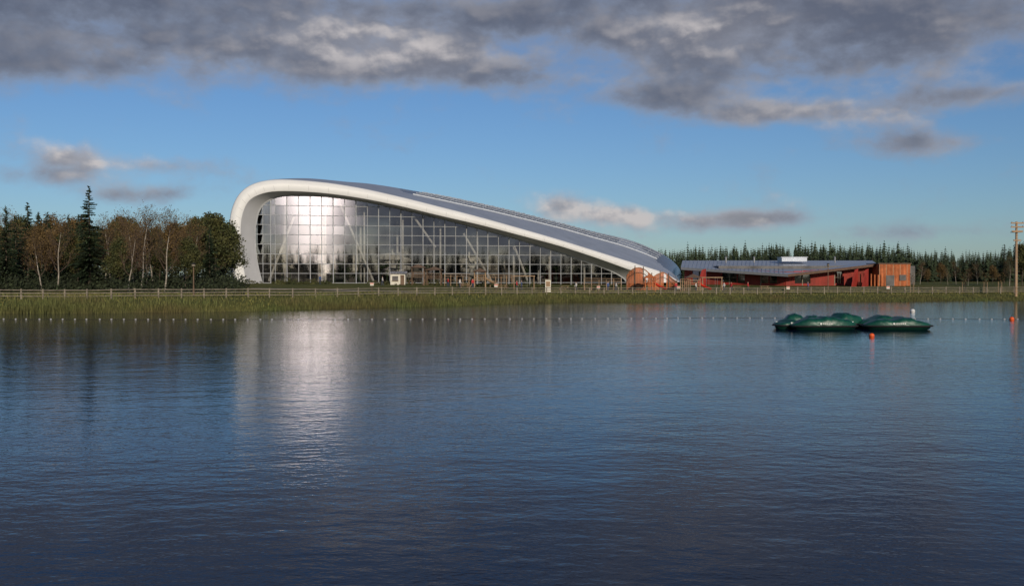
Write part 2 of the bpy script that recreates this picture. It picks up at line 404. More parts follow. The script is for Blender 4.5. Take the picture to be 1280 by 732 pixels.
def decid(h,bk='birch',leaf=None,nleaf=0,lsz=0.14,spread=0.5,depth=5,up=0.35):
    b=B()
    def br(p,d,L,r_,k):
        n=3; q=p
        for i in range(n):
            d=(d+Vector(np.random.normal(size=3))*0.10+Vector((0,0,0.05*up))).normalized(); e=q+d*L/n
            rr=r_*(1-0.22*(i+1)/n*1.3); b.tube(q,e,r_*(1-0.22*i/n*1.3),rr,bk if k>=depth-1 else 'twig',6 if k==depth else (4 if k>2 else 3)); q=e
            if k<depth and k>0 and i<n-1:
                dd=(d+Vector(np.random.normal(size=3))*spread+Vector((0,0,up*0.5))).normalized(); br(q,dd,L*0.55,r_*0.4,k-2) if k>=2 else None
        if k<=0 or L<0.25:
            for _ in range(nleaf): leafquad(b,q+Vector(np.random.normal(size=3))*0.38-d*random.random()*L,lsz*random.uniform(.6,1.3),leaf)
            return
        for i in range(3):
            dd=(d*0.9+Vector(np.random.normal(size=3))*spread+Vector((0,0,up))).normalized(); br(q,dd,L*random.uniform(.6,.82),r_*0.55,k-1)
    tr=h*0.010+0.02; q=Vector((0,0,-0.3)); d=Vector((0,0,1)); N=9; seg=h*0.8/N
    for i in range(N):
        d=(d+Vector(np.random.normal(size=3))*0.05+Vector((0,0,.1))).normalized(); e=q+d*seg; b.tube(q,e,tr*(1-i/N*0.85),tr*(1-(i+1)/N*0.85),bk,6); q=e
        if i>=2:
            for j in range(2 if i<6 else 3):
                a=random.random()*6.28; dd=Vector((math.cos(a)*0.8,math.sin(a)*0.8,random.uniform(.4,1.0))).normalized()
                br(q,dd,h*0.15*(1.15-i/N*0.75),tr*0.4*(1-i/N*0.6),3)
    br(q,d,h*0.1,tr*0.15,3)
    return b
hero=[conifer(15,40,0.22,dens=1.15),conifer(12,32,0.24),conifer(12,30,0.2,bare=0.2)]
heroM=[x.mesh('spruce_mesh') for x in hero]
bir=[decid(12,'birch','leafo',2,0.09,0.42) for _ in range(3)]
birM=[x.mesh('birch_mesh') for x in bir]
brd=[decid(11,'bark','leafg',11,0.18,0.55),decid(11,'bark','leafo',8,0.16,0.55),decid(10,'bark','leafg',12,0.18,0.6)]
brdM=[x.mesh('broadleaf_mesh') for x in brd]
def th(py,D,x): return WZ(py,D)-gz(x,D)
def place(kind,px,py,D):
    x=WX(px,D); h=th(py,D,x)
    i=random.randrange(3)
    if kind=='c': me=heroM[i]; nm='spruce_tree'
    elif kind=='b': me=birM[i]; nm='birch_tree'
    else: me=brdM[i]; nm='broadleaf_tree'
    zmax=max(v.co.z for v in me.vertices)
    inst(nm,me,(x,D,gz(x,D)-0.05),h/zmax,random.random()*6.28)
x=WX(112,142); inst('spruce_tree',heroM[0],(x,142,gz(x,142)),th(233,142,x)/15,1.0)
for k,px,py,D in [('c',35,252,146),('c',8,258,138),('c',60,264,160),('c',86,268,150),('b',20,256,150),('b',140,264,146),('b',156,256,152),('b',176,252,141),('b',192,250,150),('b',206,258,138),('b',72,264,140),
  ('b',228,262,150),('d',215,276,158),('d',245,266,160),('d',268,264,156),('d',282,274,168),('d',50,276,145),('d',128,280,165),('b',160,268,135),('b',52,274,136),('c',262,284,150),('d',180,284,160),('c',20,268,150),('c',48,264,150),('c',100,278,158),('c',-15,255,150),('d',-30,270,146),('c',275,296,172),('b',218,256,160),('d',150,294,142),('d',232,294,145),('b',168,258,146),('b',184,262,158),('b',130,270,150),('b',240,272,150),('d',98,290,146),('d',200,292,150)]:
    place(k,px,py,D)
b=B()
for i in range(100):
    D=random.uniform(168,235); px=random.uniform(-160,284); x=WX(px,D)
    py=random.uniform(260,290)
    h=th(py,D,x); src=random.choice(hero[1:]+hero[1:]+brd+brd+bir); zm=max(v[2] for v in src.v)
    b.add(src,(x,D,gz(x,D)-.1),h/zm,random.random()*6.28)
b.obj('woodland')
def clumpmass(name,lst,k='hedge'):
    b=B()
    for (x,y,rx,ry,h,n) in lst:
        for _ in range(n):
            a=random.random()*6.28; r_=math.sqrt(random.random()); u=random.random()**0.7
            p=Vector((x+rx*r_*math.cos(a),y+ry*r_*math.sin(a),0)); hh=h*(1-r_*r_*0.7)*(0.8+0.3*math.sin(p.x*2.1)+0.2*math.sin(p.x*5+p.y))
            p.z=gz(p.x,p.y)+hh*u; leafquad(b,p,random.uniform(.10,.24),k)
    return b.obj(name)
L=[]
for i in range(70):
    D=random.uniform(132,170); x=WX(random.uniform(-30,292),D); L.append((x,D,3,2.0,random.uniform(1.5,4.2),420))
for i in range(30):
    D=random.uniform(175,215); x=WX(random.uniform(-150,286),D); L.append((x,D,5,2.5,random.uniform(3,7),600))
clumpmass('undergrowth_shrubs',L)
L=[]
for i in range(34):
    D=random.uniform(183,190); px=random.uniform(290,770); x=WX(px,D); L.append((x,D,2.5,1,random.uniform(.5,1.3),130))
clumpmass('low_shrub_bed',L,'leafg')
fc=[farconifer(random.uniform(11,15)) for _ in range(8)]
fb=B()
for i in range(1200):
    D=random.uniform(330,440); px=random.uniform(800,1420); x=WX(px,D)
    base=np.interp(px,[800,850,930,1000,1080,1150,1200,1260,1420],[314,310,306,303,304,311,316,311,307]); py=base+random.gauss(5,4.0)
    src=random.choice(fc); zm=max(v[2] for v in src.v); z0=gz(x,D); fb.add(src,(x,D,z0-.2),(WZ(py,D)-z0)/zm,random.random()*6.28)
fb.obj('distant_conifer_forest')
fb=B()
for i in range(520):
    a=random.uniform(0,6.283); R=random.uniform(300,420)
    x=R*math.sin(a); y=R*math.cos(a)+60
    if y>60 and 50<x<420 and abs(x/y)<1.0: continue
    src=random.choice(fc); fb.add(src,(x,y,gz(x,y)-.2),random.uniform(.9,1.3),random.random()*6.28)
for i in range(420):
    x=random.uniform(-190,260); y=random.uniform(-150,-85)
    src=random.choice(fc); fb.add(src,(x,y,2.2),random.uniform(.95,1.35),random.random()*6.28)
fb.obj('lakeside_conifer_forest')
for k,px,py,D in [('b',1150,322,235),('d',1175,327,240),('b',1195,322,230),('b',1222,325,225),('d',1240,330,228),('b',1262,318,215),('d',1278,300,205),('b',1210,332,215),('d',1160,335,250),('c',1255,305,260),('d',860,340,260),('b',1185,334,222)]:
    place(k,px,py,D)
# ---------------------------------------------------------------- reeds
b=B()
def blade(b,x,y,h,k='reed'):
    z=gz(x,y)-0.03
    a=random.random()*3.14; w=random.uniform(.02,.05); dx,dy=math.cos(a)*w,math.sin(a)*w; lx,ly=random.gauss(0,.15)*h,random.gauss(0,.15)*h
    b.face([(x-dx,y-dy,z),(x+dx,y+dy,z),(x+lx,y+ly,z+h)],k)
for i in range(65000):
    x=random.uniform(-95,110); t=random.expovariate(1/2.2)-1.0
    dn=0.5+0.5*math.sin(x*0.35)*math.sin(x*0.13+2)
    if random.random()>0.25+0.75*dn: continue
    hs=float(np.interp(x,[-60,-10,20,110],[0.9,0.75,0.45,0.35]))*(0.45+0.85*dn)
    blade(b,x,Ys(x)+t,hs*random.uniform(.5,1.3))
b.obj('shoreline_reeds')
b=B()
for i in range(36000):
    x=random.uniform(-95,120); t=random.uniform(1,24); blade(b,x,Ys(x)+t,random.uniform(.1,.35),'grassb')
b.obj('bank_grass')
# ---------------------------------------------------------------- fence
b=B()
def fy(x): return float(np.interp(x,[-110,-50,-30,-15,8,60,120],[109,116,125,141,163,172,174]))
px_=[]; x=-100.0
while x<125: px_.append(x); x+=2.4
for i,x in enumerate(px_):
    y=fy(x); z=gz(x,y); b.box((x,y,z+0.55),(0.15,0.15,1.3),'wood',random.uniform(-.1,.1))
    if i:
        x0=px_[i-1]; y0=fy(x0); z0_=gz(x0,y0)
        for hh in(0.35,0.7,1.05):
            b.tube((x0,y0-.1,z0_+hh+random.uniform(-.02,.02)),(x,y-.1,z+hh),0.055,0.055,'wood',4)
b.obj('post_and_rail_fence')
b=B(); M['path']=mat('gravel_path',(0.26,0.22,0.17),0.9,0.2,2)
pp=[]
for i in range(90):
    x=-40+i*2.0; y=max(fy(x)+6,150); pp.append([(x,y,gz(x,y)+0.04),(x,y+3.5,gz(x,y+3.5)+0.04)])
b.grid(pp,'path'); b.obj('lakeside_path')
# ---------------------------------------------------------------- red leisure building
def R3(px,py,D): return Vector((WX(px,D),D,WZ(py,D)))
red=empty('red_leisure_building',(0,0,0))
b=B()
eL=R3(851,334,226); eC=R3(985,342.5,208); eR=R3(1096,329.5,216); bR=R3(1090,325.5,250); bL=R3(853,325.5,250)
top=[eL,eC,eR,bR,bL]
b.face(top,'roofl'); dn=Vector((0,0,-0.55)); 
low=[p+dn for p in top]; b.face(list(reversed(low)),'brown')
for i in range(5):
    j=(i+1)%5; b.face([low[i],low[j],top[j],top[i]],'brown' if i in(1,) else 'steel')
for i in range(1,26):
    t=i/26; p=eL.lerp(eC,t) ; q=bL.lerp(bR,t*0.55); b.tube(p+Vector((0,0,.05)),q+Vector((0,0,.05)),0.05,0.05,'roofl',4)
b.obj('roof',parent=red)
b=B(); wg=B()
def wall(p,q,n,pat):
    p=Vector(p);q=Vector(q); d=(q-p)/n; nrm=Vector((d.y,-d.x,0)).normalized()
    ang=math.atan2(d.y,d.x); Lw=d.length
    for i in range(n):
        c=p+d*(i+.5); g=gz(c.x,c.y); tz=c.z; kind=pat[i%len(pat)]
        if kind=='r':
            b.box((c.x,c.y,(g+tz)/2),(Lw,0.3,tz-g),'red',ang)
            for j in range(6):
                e=p+d*(i+j/6)+nrm*.17; b.tube((e.x,e.y,g),(e.x,e.y,tz-.02),.03,.03,'brown',4)
        else:
            b.box((c.x,c.y,g+.25),(Lw,0.3,.5),'red',ang); b.box((c.x,c.y,tz-.35),(Lw,0.3,.7),'red' if kind=='w' else 'brown',ang)
            z0,z1=g+.5,tz-.7; a=c-d*.5; e=c+d*.5
            wg.face([(a.x,a.y,z0),(e.x,e.y,z0),(e.x,e.y,z1),(a.x,a.y,z1)],'win')
            b.box((a.x,a.y,(g+tz)/2-.01),(0.18,0.38,tz-g-.05),'red' if i%2 else 'wood',ang)
            b.tube((a.x,a.y,(z0+z1)/2),(e.x,e.y,(z0+z1)/2),.04,.04,'wood',4)
def under(px,D,zt): return Vector((WX(px,D),D,zt))
wall(under(856,228,6.0),under(982,213,4.9),13,'rwwrrwwwrrwwr')
wall(under(982,213,4.9),under(1092,219,6.2),11,'rwwrrrwrrrr')
b.obj('walls',parent=red); wg.obj('windows',parent=red)
b=B(); c=under(1000,236,0); 
b.box((c.x,236,4.2),(44,26,4.2),'dark'); b.obj('core',parent=red)
b=B(); c=R3(990,322,240); b.box((c.x,240,8.0),(6,4,1.0),'roofl'); b.box((c.x,240,8.55),(6.4,4.4,.12),'roofl')
for q in(905,940,1040): 
    c=R3(q,325,240); b.tube((c.x,238,7.2),(c.x,238,8.5),.2,.2,'steel',8,True); b.tube((c.x,238,8.5),(c.x,238,8.7),.32,.1,'steel',8,True)
b.obj('roof_plant',parent=red)
b=B()
for q in(1062,1075,870):
    c=R3(q,350,210); b.face([(c.x,209,gz(c.x,209)),(c.x+2.5,212,gz(c.x,209)),(c.x+2.5,212,5.6),(c.x+1.4,211,5.3)],'red')
b.obj('buttress',parent=red)
ann=empty('timber_clad_annex'); b=B()
x0,x1=WX(1099,214),WX(1137,214); g=gz(x0,214); zt=WZ(330,214)
b.box(((x0+x1)/2,217.5,(g+zt)/2),(x1-x0,7,zt-g),'orange')
n=22
for i in range(n+1):
    x=x0+(x1-x0)*i/n; b.box((x,213.95,(g+zt)/2),(0.10,0.14,zt-g-.05),'woodl' if i%5==0 else 'orange')
b.box(((x0+x1)/2,217.5,zt+.12),(x1-x0+.5,7.5,.22),'brown'); b.obj('walls',parent=ann)
b=B(); b.box(((x0+x1)/2-1,213.8,g+1.15),(1.8,.2,2.3),'dark'); b.box(((x0+x1)/2+1.7,213.8,g+1.8),(1.4,.2,1.2),'dark'); b.obj('door_and_window',parent=ann)
b=B()
for i in range(8):
    x=x0-4.5+i*0.75; b.tube((x,212.6,g),(x,212.6,g+2.6+.2*math.sin(i)),.16,.15,'orange',7,True)
b.obj('log_screen')
# orange timber play walls between the dome and the red building
e=empty('timber_play_wall'); b=B()
pts=[(783,347),(786,340),(793,335),(800,334.5),(806,337),(812,342),(817,346),(821,343),(828,340),(834,343),(841,349),(846,352)]
n=60; prev=None; Dr=188
for i in range(n+1):
    px=783+63*i/n; py=float(np.interp(px,[p[0] for p in pts],[p[1] for p in pts])); y=Dr-1.8*math.sin(2*math.pi*i/n)
    x=WX(px,y); g=gz(x,y); z=WZ(py,y)
    if z>g+.1:
        if not (20<i<26 or 44<i<48): b.box((x,y,(g+z)/2-.05),(.13,.09,z-g),'orange')
    cur=Vector((x,y-.08,z))
    if prev is not None: b.tube(prev,cur,.10,.10,'woodl' if i%2 else 'orange',5); b.tube(prev-Vector((0,0,.9)),cur-Vector((0,0,.9)),.06,.06,'brown',4)
    if i%10==0 and z>g: b.tube((x,y-.2,g-.1),(x,y-.2,z+.5),.10,.08,'woodd',6)
    prev=cur
b.obj('plank_screen',parent=e)
# ---------------------------------------------------------------- playground
def tower(name,px,D,h,roofk='wood',slide=None,w=2.2,body='woodl'):
    x=WX(px,D); g=gz(x,D); e=empty(name,(x,D,g)); b=B()
    for sx in(-1,1):
        for sy in(-1,1): b.tube((sx*w/2,sy*w/2,-.2),(sx*w/2,sy*w/2,h),.11,.09,body,7)
    b.obj('posts',parent=e); b=B(); ph=h*0.45
    for i in range(9): b.box((-w/2+w*i/8,0,ph),(w/8.5,w+.2,.08),body)
    for sy in(-1,1):
        for z in(.4,.9): b.tube((-w/2,sy*w/2,ph+z),(w/2,sy*w/2,ph+z),.05,.05,body,5)
        for i in range(7): b.tube((-w/2+w*i/6,sy*w/2,ph),(-w/2+w*i/6,sy*w/2,ph+.9),.03,.03,body,4)
    for i in range(6): b.tube((-w/2-.9+i*.15,-w/3,.2+ph*i/6),(-w/2-.9+i*.15,w/3,.2+ph*i/6),.05,.05,body,5)
    for s_ in(-1,1): b.tube((-w/2-.95,s_*w/3,-.1),(-w/2,s_*w/3,ph),.06,.06,body,5)
    b.obj('deck_and_rails',parent=e); b=B(); r_=w*0.72
    c=[(-r_,-r_,h),(r_,-r_,h),(r_,r_,h),(-r_,r_,h)]
    for i in range(4): b.face([c[i],c[(i+1)%4],(0,0,h+.7)],roofk)
    b.face([c[3],c[2],c[1],c[0]],roofk); b.obj('roof',parent=e)
    if slide:
        b=B(); P=[]
        for i in range(15):
            u=i/14; zz=ph*(1-u)**1.4+.15; yy=0.5*math.sin(u*4)
            P.append([Vector((w/2+u*ph*2.0,yy+.42*math.sin(a),zz+.42-.42*math.cos(a))) for a in np.linspace(-1.7,1.7,9)])
        b.grid(P,slide); b.obj('slide',parent=e,smooth=True)
tower('play_tower',523,186,3.2,'woodd',None,2.2,'woodd'); tower('play_tower',543,188,2.8,'woodd',None,2.6,'woodd'); tower('play_tower',600,184,2.8,'woodd','woodl',2.0)
tower('play_tower',866,182,2.4,'woodd','redp',2.2); tower('play_tower',812,181,2.3,'orange','redp',1.8,'orange')
b=B()
def bridge(p0,p1,D):
    a=R3(p0,350,D); c=R3(p1,350,D); g=gz(a.x,D)
    n=16
    for i in range(n):
        x=a.x+(c.x-a.x)*i/(n-1); z=g+1.3-.3*math.sin(math.pi*i/(n-1)); b.box((x,D,z),(abs(c.x-a.x)/n*.8,1,.06),'woodl')
        if i%3==0: b.tube((x,D-.5,g-.1),(x,D-.5,z+.9),.07,.06,'woodl',6)
    for hh in(.5,.9): b.tube((a.x,D-.5,g+1.3+hh),(c.x,D-.5,g+1.3+hh-.1),.04,.04,'woodl',4)
bridge(556,594,186); bridge(606,640,186); bridge(850,862,181); bridge(730,776,181); b.obj('rope_bridge_walkway')
def swing(px,D):
    x=WX(px,D); e=empty('swing_frame',(x,D,gz(x,D))); b=B()
    for sx in(-1.8,1.8):
        for sy in(-.8,.8): b.tube((sx,sy,0),(sx,0,2.4),.08,.07,'woodl',6)
    b.tube((-2,0,2.4),(2,0,2.4),.09,.09,'woodl',6,True)
    for sx in(-.8,.8):
        for q in(-.22,.22): b.tube((sx+q,0,2.4),(sx+q,0,.5),.015,.015,'steel',3)
        b.box((sx,0,.48),(.5,.2,.05),'rubber')
    b.obj('frame',parent=e)
swing(655,180); swing(890,186)
x=WX(498,184); g=gz(x,184); e=empty('beach_kiosk',(x,184,g)); b=B(); 
b.box((0,0,1.0),(2.7,2.2,2.0),'offw'); b.box((-.45,-1.12,1.2),(1.1,.08,.8),'dark'); b.box((.85,-1.12,.9),(.7,.08,1.8),'woodd'); b.box((-.45,-1.3,.75),(1.2,.35,.06),'woodl'); b.obj('walls',parent=e)
b=B(); b.face([(-1.6,-1.4,2.02),(1.6,-1.4,2.02),(1.6,1.4,2.5),(-1.6,1.4,2.5)],'steel'); b.face([(-1.6,-1.4,2.0),(-1.6,1.4,2.48),(-1.6,1.4,2.0)],'wood'); b.face([(1.6,-1.4,2.0),(1.6,1.4,2.0),(1.6,1.4,2.48)],'wood'); b.obj('roof',parent=e)
x=WX(685,170); g=gz(x,170); e=empty('information_post',(x,170,g)); b=B(); b.box((0,0,1.05),(.95,.5,2.1),'offw'); b.box((0,0,2.16),(1.15,.7,.12),'wood'); b.box((0,-.27,1.4),(.7,.05,.9),'woodl'); b.obj('pillar',parent=e)
def picnic(px,D,rz):
    x=WX(px,D); e=empty('picnic_table',(x,D,gz(x,D))); e.rotation_euler=(0,0,rz); b=B()
    for i in range(5): b.box((0,-.32+i*.16,.75),(1.8,.14,.05),'woodl')
    for s_ in(-1,1):
        b.box((0,s_*.75,.45),(1.8,.28,.05),'woodl')
        for q in(-.6,.6): b.tube((q,s_*.75,0),(q,s_*.15,.74),.05,.05,'woodl',5)
    for q in(-.6,.6): b.tube((q,-.8,.42),(q,.8,.42),.04,.04,'woodl',5)
    b.obj('table_and_benches',parent=e)
for q in((580,178,.2),(628,177,-.3),(705,180,.5),(735,182,0),(920,186,.3),(955,188,0)): picnic(*q)
for q,D in((465,150),(620,160),(748,165),(848,167),(985,168),(1110,170)):
    x=WX(q,D); e=empty('lake_safety_sign',(x,D,gz(x,D))); b=B(); b.tube((0,0,-.1),(0,0,1.3),.05,.05,'woodd',6); b.obj('post',parent=e)
    b=B(); b.box((0,-.07,1.15),(.55,.03,.45),'offw'); b.box((0,-.09,1.25),(.5,.015,.12),'redp'); b.obj('panel',parent=e)
def lamp(px,D,h):
    x=WX(px,D); e=empty('street_lamp',(x,D,gz(x,D))); b=B()
    b.tube((0,0,-.1),(0,0,.9),.12,.11,'woodd',8); b.tube((0,0,.9),(0,0,h),.09,.07,'woodd',8); b.obj('pole',parent=e)
    b=B(); b.tube((0,0,h),(0,0,h+.12),.08,.28,'rubber',10); b.tube((0,0,h+.12),(0,0,h+.4),.24,.20,'wood',10); b.tube((0,0,h+.4),(0,0,h+.55),.34,.05,'rubber',10,True); b.obj('lantern',parent=e)
lamp(242,128,3.6); lamp(1035,190,4.5)
x=WX(1270,165); g=gz(x,165); e=empty('climbing_pole',(x,165,g)); hp=WZ(277,165)-g; b=B()
b.tube((0,0,-.3),(0,0,hp),.24,.18,'woodl',10,True); b.obj('pole',parent=e); b=B()
for z,w in((hp-.25,2.1),(hp-.9,2.1),(hp-1.6,1.8),(hp-3.1,1.2)): b.box((0,-.26,z),(w,.14,.22),'woodl')
b.box((0,0,hp-1.75),(1.5,1.2,.08),'woodl')
for i in range(int(hp/.5)-4): b.tube((-.3,-.2,.6+i*.5),(.3,-.2,.6+i*.5),.02,.02,'steel',4)
for s_ in(-.9,.9):
    for z in(hp-.25,hp-.9): b.tube((s_,-.26,z),(s_,-.26,z+.25),.06,.04,'brown',6,True)
b.obj('cross_arms_and_rungs',parent=e)
for q in(1140,1205,1232,1250):
    x=WX(q,176); 
    b=B(); b.tube((-.3,0,-.1),(-.3,0,1.9),.05,.05,'woodl',5); b.tube((.3,0,-.1),(.3,0,1.9),.05,.05,'woodl',5); b.box((0,0,1.5),(.6,.04,.08),'rubber')
    b.tube((0,0,0),(0,0,3.2),.04,.015,'twig',5)
    for i in range(160):
        leafquad(b,Vector((random.gauss(0,.35),random.gauss(0,.35),random.uniform(1.5,3.6))),.08,'leafo')
    b.obj('staked_sapling',loc=(x,176,gz(x,176)))
# ---------------------------------------------------------------- boats
def boat(px,D,rz,L=4.3,Wd=2.0,hh=1.05,lumps=((-.35,.35),(.3,.5)),seed=0):
    x=WX(px,D); e=empty('covered_pedal_boat',(x,D,0)); e.rotation_euler=(0,0,rz)
    b=B(); P=[]
    N=40
    for i in range(N+1):
        u=-1+2*i/N; tp=(1-abs(u)**3.2)**0.6 if abs(u)<1 else 0.0; w=Wd/2*max(tp,.03); row=[]
        for k in range(17):
            a=math.pi+math.pi*k/16; row.append((u*L/2,w*math.copysign(abs(math.cos(a))**.6,math.cos(a)),0.38+.52*math.sin(a)*max(tp,.05)**.5))
        P.append(row)
    b.grid(P,'hull'); b.obj('hull',parent=e,smooth=True)
    b=B(); P=[]
    for i in range(N+1):
        u=-1+2*i/N; tp=(1-abs(u)**3.2)**0.6 if abs(u)<1 else 0.0; w=Wd/2*max(tp,.03)*1.05
        top=.30+ .42*(1-abs(u)**4)
        for (c,a) in lumps: top+=a*math.exp(-((u-c)/.27)**4)*(1-abs(u)**6)
        row=[]
        for k in range(25):
            a=math.pi*k/24; r_=1+.03*math.sin(k*3+i*1.1+seed)
            row.append((u*L/2*1.01,w*r_*math.copysign(abs(math.cos(a))**.55,math.cos(a)),0.30+(top-.30+.02)*abs(math.sin(a))**.6*(1+.05*math.sin(i*1.3+seed)+.03*math.sin(i*2.9+k*.8))*hh))
        P.append(row)
    b.grid(P,'tarp'); b.obj('cover',parent=e,smooth=True)
    b=B(); pr=None
    for i in range(41):
        a=2*math.pi*i/40; ux=math.cos(a); 
        u=math.copysign(abs(ux)**.6,ux); w=Wd/2*1.07*math.copysign(abs(math.sin(a))**.6,math.sin(a)); p=(u*L/2*1.0,w,.30)
        if pr: b.tube(pr,p,.06,.06,'rubber',5)
        pr=p
    b.obj('bumper',parent=e)
    b=B()
    for s_ in(-1,1):
        for i in range(5): b.box((-.35+i*.15,s_*Wd/2*1.04,.49),(.09,.12,.07),'buoyw')
        b.tube((-.56,s_*Wd*.5,.49),(-.56,s_*Wd*.555,.49),.07,.07,'buoyw',8,True)
    b.obj('side_markings',parent=e)
boat(1029,74.5,.04,5.0,2.1,1.0,((-.45,.15),(.1,.26),(.6,.12)),1)
boat(1003,77.3,-.15,4.2,2.0,1.0,((-.3,.36),(.4,.24)),2)
boat(1052,77.5,.3,3.8,2.0,1.0,((0,.38),(.5,.26)),3)
boat(1121,74.6,-.03,5.1,2.0,.95,((.2,.20),(-.5,.1)),4)
boat(1105,77.2,.1,4.6,2.0,.95,((-.1,.26),(.6,.2)),5)
boat(987,75.6,.5,2.6,1.5,.62,((0,.2),),6)
def buoy(name,px,py,r_,k):
    D=H*F/(py-YH); x=WX(px,D); b=B(); P=[]
    for i in range(13):
        ph=math.pi*i/12; P.append([(r_*math.sin(ph)*math.cos(t),r_*math.sin(ph)*math.sin(t),r_*.95*math.cos(ph)+r_*.45) for t in np.linspace(0,2*math.pi,17)])
    b.grid(P,k); b.tube((0,0,r_*1.3),(0,0,r_*1.65),r_*.18,r_*.14,'rubber',8,True); b.tube((0,0,r_*.40),(0,0,r_*.52),r_*1.02,r_*1.02,'rubber',16)
    b.obj(name,loc=(x,D,0),smooth=True)
buoy('mooring_buoy',1090,421,.18,'buoyo'); buoy('mooring_buoy',1141,390,.26,'buoyw'); buoy('mooring_buoy',1265,400,.22,'buoyo')
b=B(); pr=None
for i in range(130):
    x=-75+i*1.15+random.uniform(-.08,.08); y=93+1.2*math.sin(x*.06)+(1.2 if x>15 else 0)*math.sin(x*.1)
    p=(x,y,.02)
    if pr: b.tube(pr,p,.012,.012,'rubber',3)
    pr=p
    c=Vector((x,y,.025)); r_=.06
    P=[[(c.x+r_*1.6*math.cos(ph),c.y+r_*math.sin(ph)*math.cos(t),c.z+r_*math.sin(ph)*math.sin(t)) for t in np.linspace(0,2*math.pi,7)] for ph in np.linspace(0,math.pi,6)]
    b.grid(P,'floatw')
b.obj('swim_line_floats',smooth=True)
# ---------------------------------------------------------------- people
def person(px,D,coat,rz=0,stride=.15,h=1.72):
    x=WX(px,D); g=gz(x,D); s=h/1.75
    V=[(0,0,.95),(0,0,1.15),(0,.0,1.38),(0,0,1.50),(0,0.01,1.60),(0,0,1.70),
       (.10,0,.90),(.11,stride*.5,.50),(.11,stride,.09),(.11,stride-.16,.04),
       (-.10,0,.90),(-.11,-stride*.4,.50),(-.11,-stride,.09),(-.11,-stride-.16,.04),
       (.19,0,1.42),(.25,.03,1.13),(.24,-.10,.90),(.24,-.14,.80),(-.19,0,1.42),(-.25,-.02,1.13),(-.24,-.10,.90),(-.24,-.13,.80)]
    Ed=[(0,1),(1,2),(2,3),(3,4),(4,5),(0,6),(6,7),(7,8),(8,9),(0,10),(10,11),(11,12),(12,13),(2,14),(14,15),(15,16),(16,17),(2,18),(18,19),(19,20),(20,21)]
    Rr=[.14,.13,.15,.055,.095,.085,.095,.065,.045,.04,.095,.065,.045,.04,.065,.048,.034,.03,.065,.048,.034,.03]
    me=bpy.data.meshes.new('person'); me.from_pydata(V,Ed,[]); o=bpy.data.objects.new('person',me); scene.collection.objects.link(o)
    o.location=(x,D,g); o.rotation_euler=(0,0,rz); o.scale=(s,s,s)
    mod=o.modifiers.new('skin','SKIN'); 
    for i,sv in enumerate(me.skin_vertices[0].data): sv.radius=(Rr[i],Rr[i]*(.75 if i in(0,1,2) else 1)); sv.use_root=(i==0)
    sb=o.modifiers.new('sub','SUBSURF'); sb.levels=1; sb.render_levels=1
    dg=bpy.context.evaluated_depsgraph_get(); m2=bpy.data.meshes.new_from_object(o.evaluated_get(dg)); o.modifiers.clear(); o.data=m2
    m2.materials.clear()
    for k in(coat,'jean','skin','hair'): m2.materials.append(M[k])
    for p in m2.polygons:
        c=p.center; p.use_smooth=True
        p.material_index=3 if (c.z>1.67 or (c.z>1.55 and c.y>.03)) else 2 if c.z>1.47 or (abs(c.x)>.19 and c.z<.87) else 0 if c.z>.92 or abs(c.x)>.19 else 1
for a in((646,176,'jr',1.2),(652,176.6,'jb',1.4),(905,181,'jw',-1),(914,181.5,'jr',-1.2),(760,178,'jb',.4),(478,178,'jw',2),(1010,184,'jb',1),(845,180,'jr',0),(870,179,'jw',1),(560,180,'jr',2),(400,178,'jb',1),(720,176,'jw',-1),(575,176,'jw',1),(591,177,'jr',.3),(770,177,'jw',2),(935,183,'jr',1)): person(*a)
# ---------------------------------------------------------------- sky
S=Vector((0.282,-0.959,0)).normalized(); EL=math.radians(17); S=Vector((S.x*math.cos(EL),S.y*math.cos(EL),math.sin(EL)))
w=bpy.data.worlds.new('World'); scene.world=w; w.use_nodes=True; nt=w.node_tree; nt.nodes.clear()
N=nt.nodes; Lk=nt.links
out=N.new('ShaderNodeOutputWorld')
def mth(op,a,b_=None,c=None,clamp=False):
    n=N.new('ShaderNodeMath'); n.operation=op; n.use_clamp=clamp
    for i,v in enumerate((a,b_,c)):
        if v is None: continue
        if isinstance(v,(int,float)): n.inputs[i].default_value=v
        else: Lk.new(v,n.inputs[i])
    return n.outputs[0]
def vm(op,a,b_=None,c=None,out_=0):
    n=N.new('ShaderNodeVectorMath'); n.operation=op
    for i,v in enumerate((a,b_,c)):
        if v is None: continue
        if isinstance(v,tuple): n.inputs[i].default_value=v
        else: Lk.new(v,n.inputs[i])
    return n.outputs[out_]
tc=N.new('ShaderNodeTexCoord'); sp=N.new('ShaderNodeSeparateXYZ'); Lk.new(tc.outputs['Generated'],sp.inputs[0])
X,Y,Z=sp.outputs
az=mth('ARCTAN2',X,Y); hl=mth('SQRT',mth('ADD',mth('MULTIPLY',X,X),mth('MULTIPLY',Y,Y))); el=mth('DIVIDE',Z,mth('MAXIMUM',hl,0.01))
cb=N.new('ShaderNodeCombineXYZ'); Lk.new(az,cb.inputs[0]); Lk.new(el,cb.inputs[1]); P0=cb.outputs[0]
CL=[(90,20,270,54,1.1),(60,85,180,20,.5),(340,30,130,40,.7),(450,55,80,32,.85),(530,80,95,24,.75),(640,100,80,18,.6),(600,30,90,26,.4),(720,10,160,36,.75),
 (880,50,120,40,.95),(1130,30,230,50,1.1),(820,125,90,16,.7),(940,142,60,13,.6),(1070,140,120,16,.8),(1150,178,60,14,.95),(1230,118,70,10,.6),(990,90,120,18,.5),
 (95,202,36,17,1.15),(45,222,50,10,.6),(200,207,50,9,.65),(170,243,70,10,.6),(705,258,30,15,1.0),(775,268,42,14,1.1),(885,277,60,13,1.0),(970,272,50,10,.8),(1120,290,90,9,.5)]
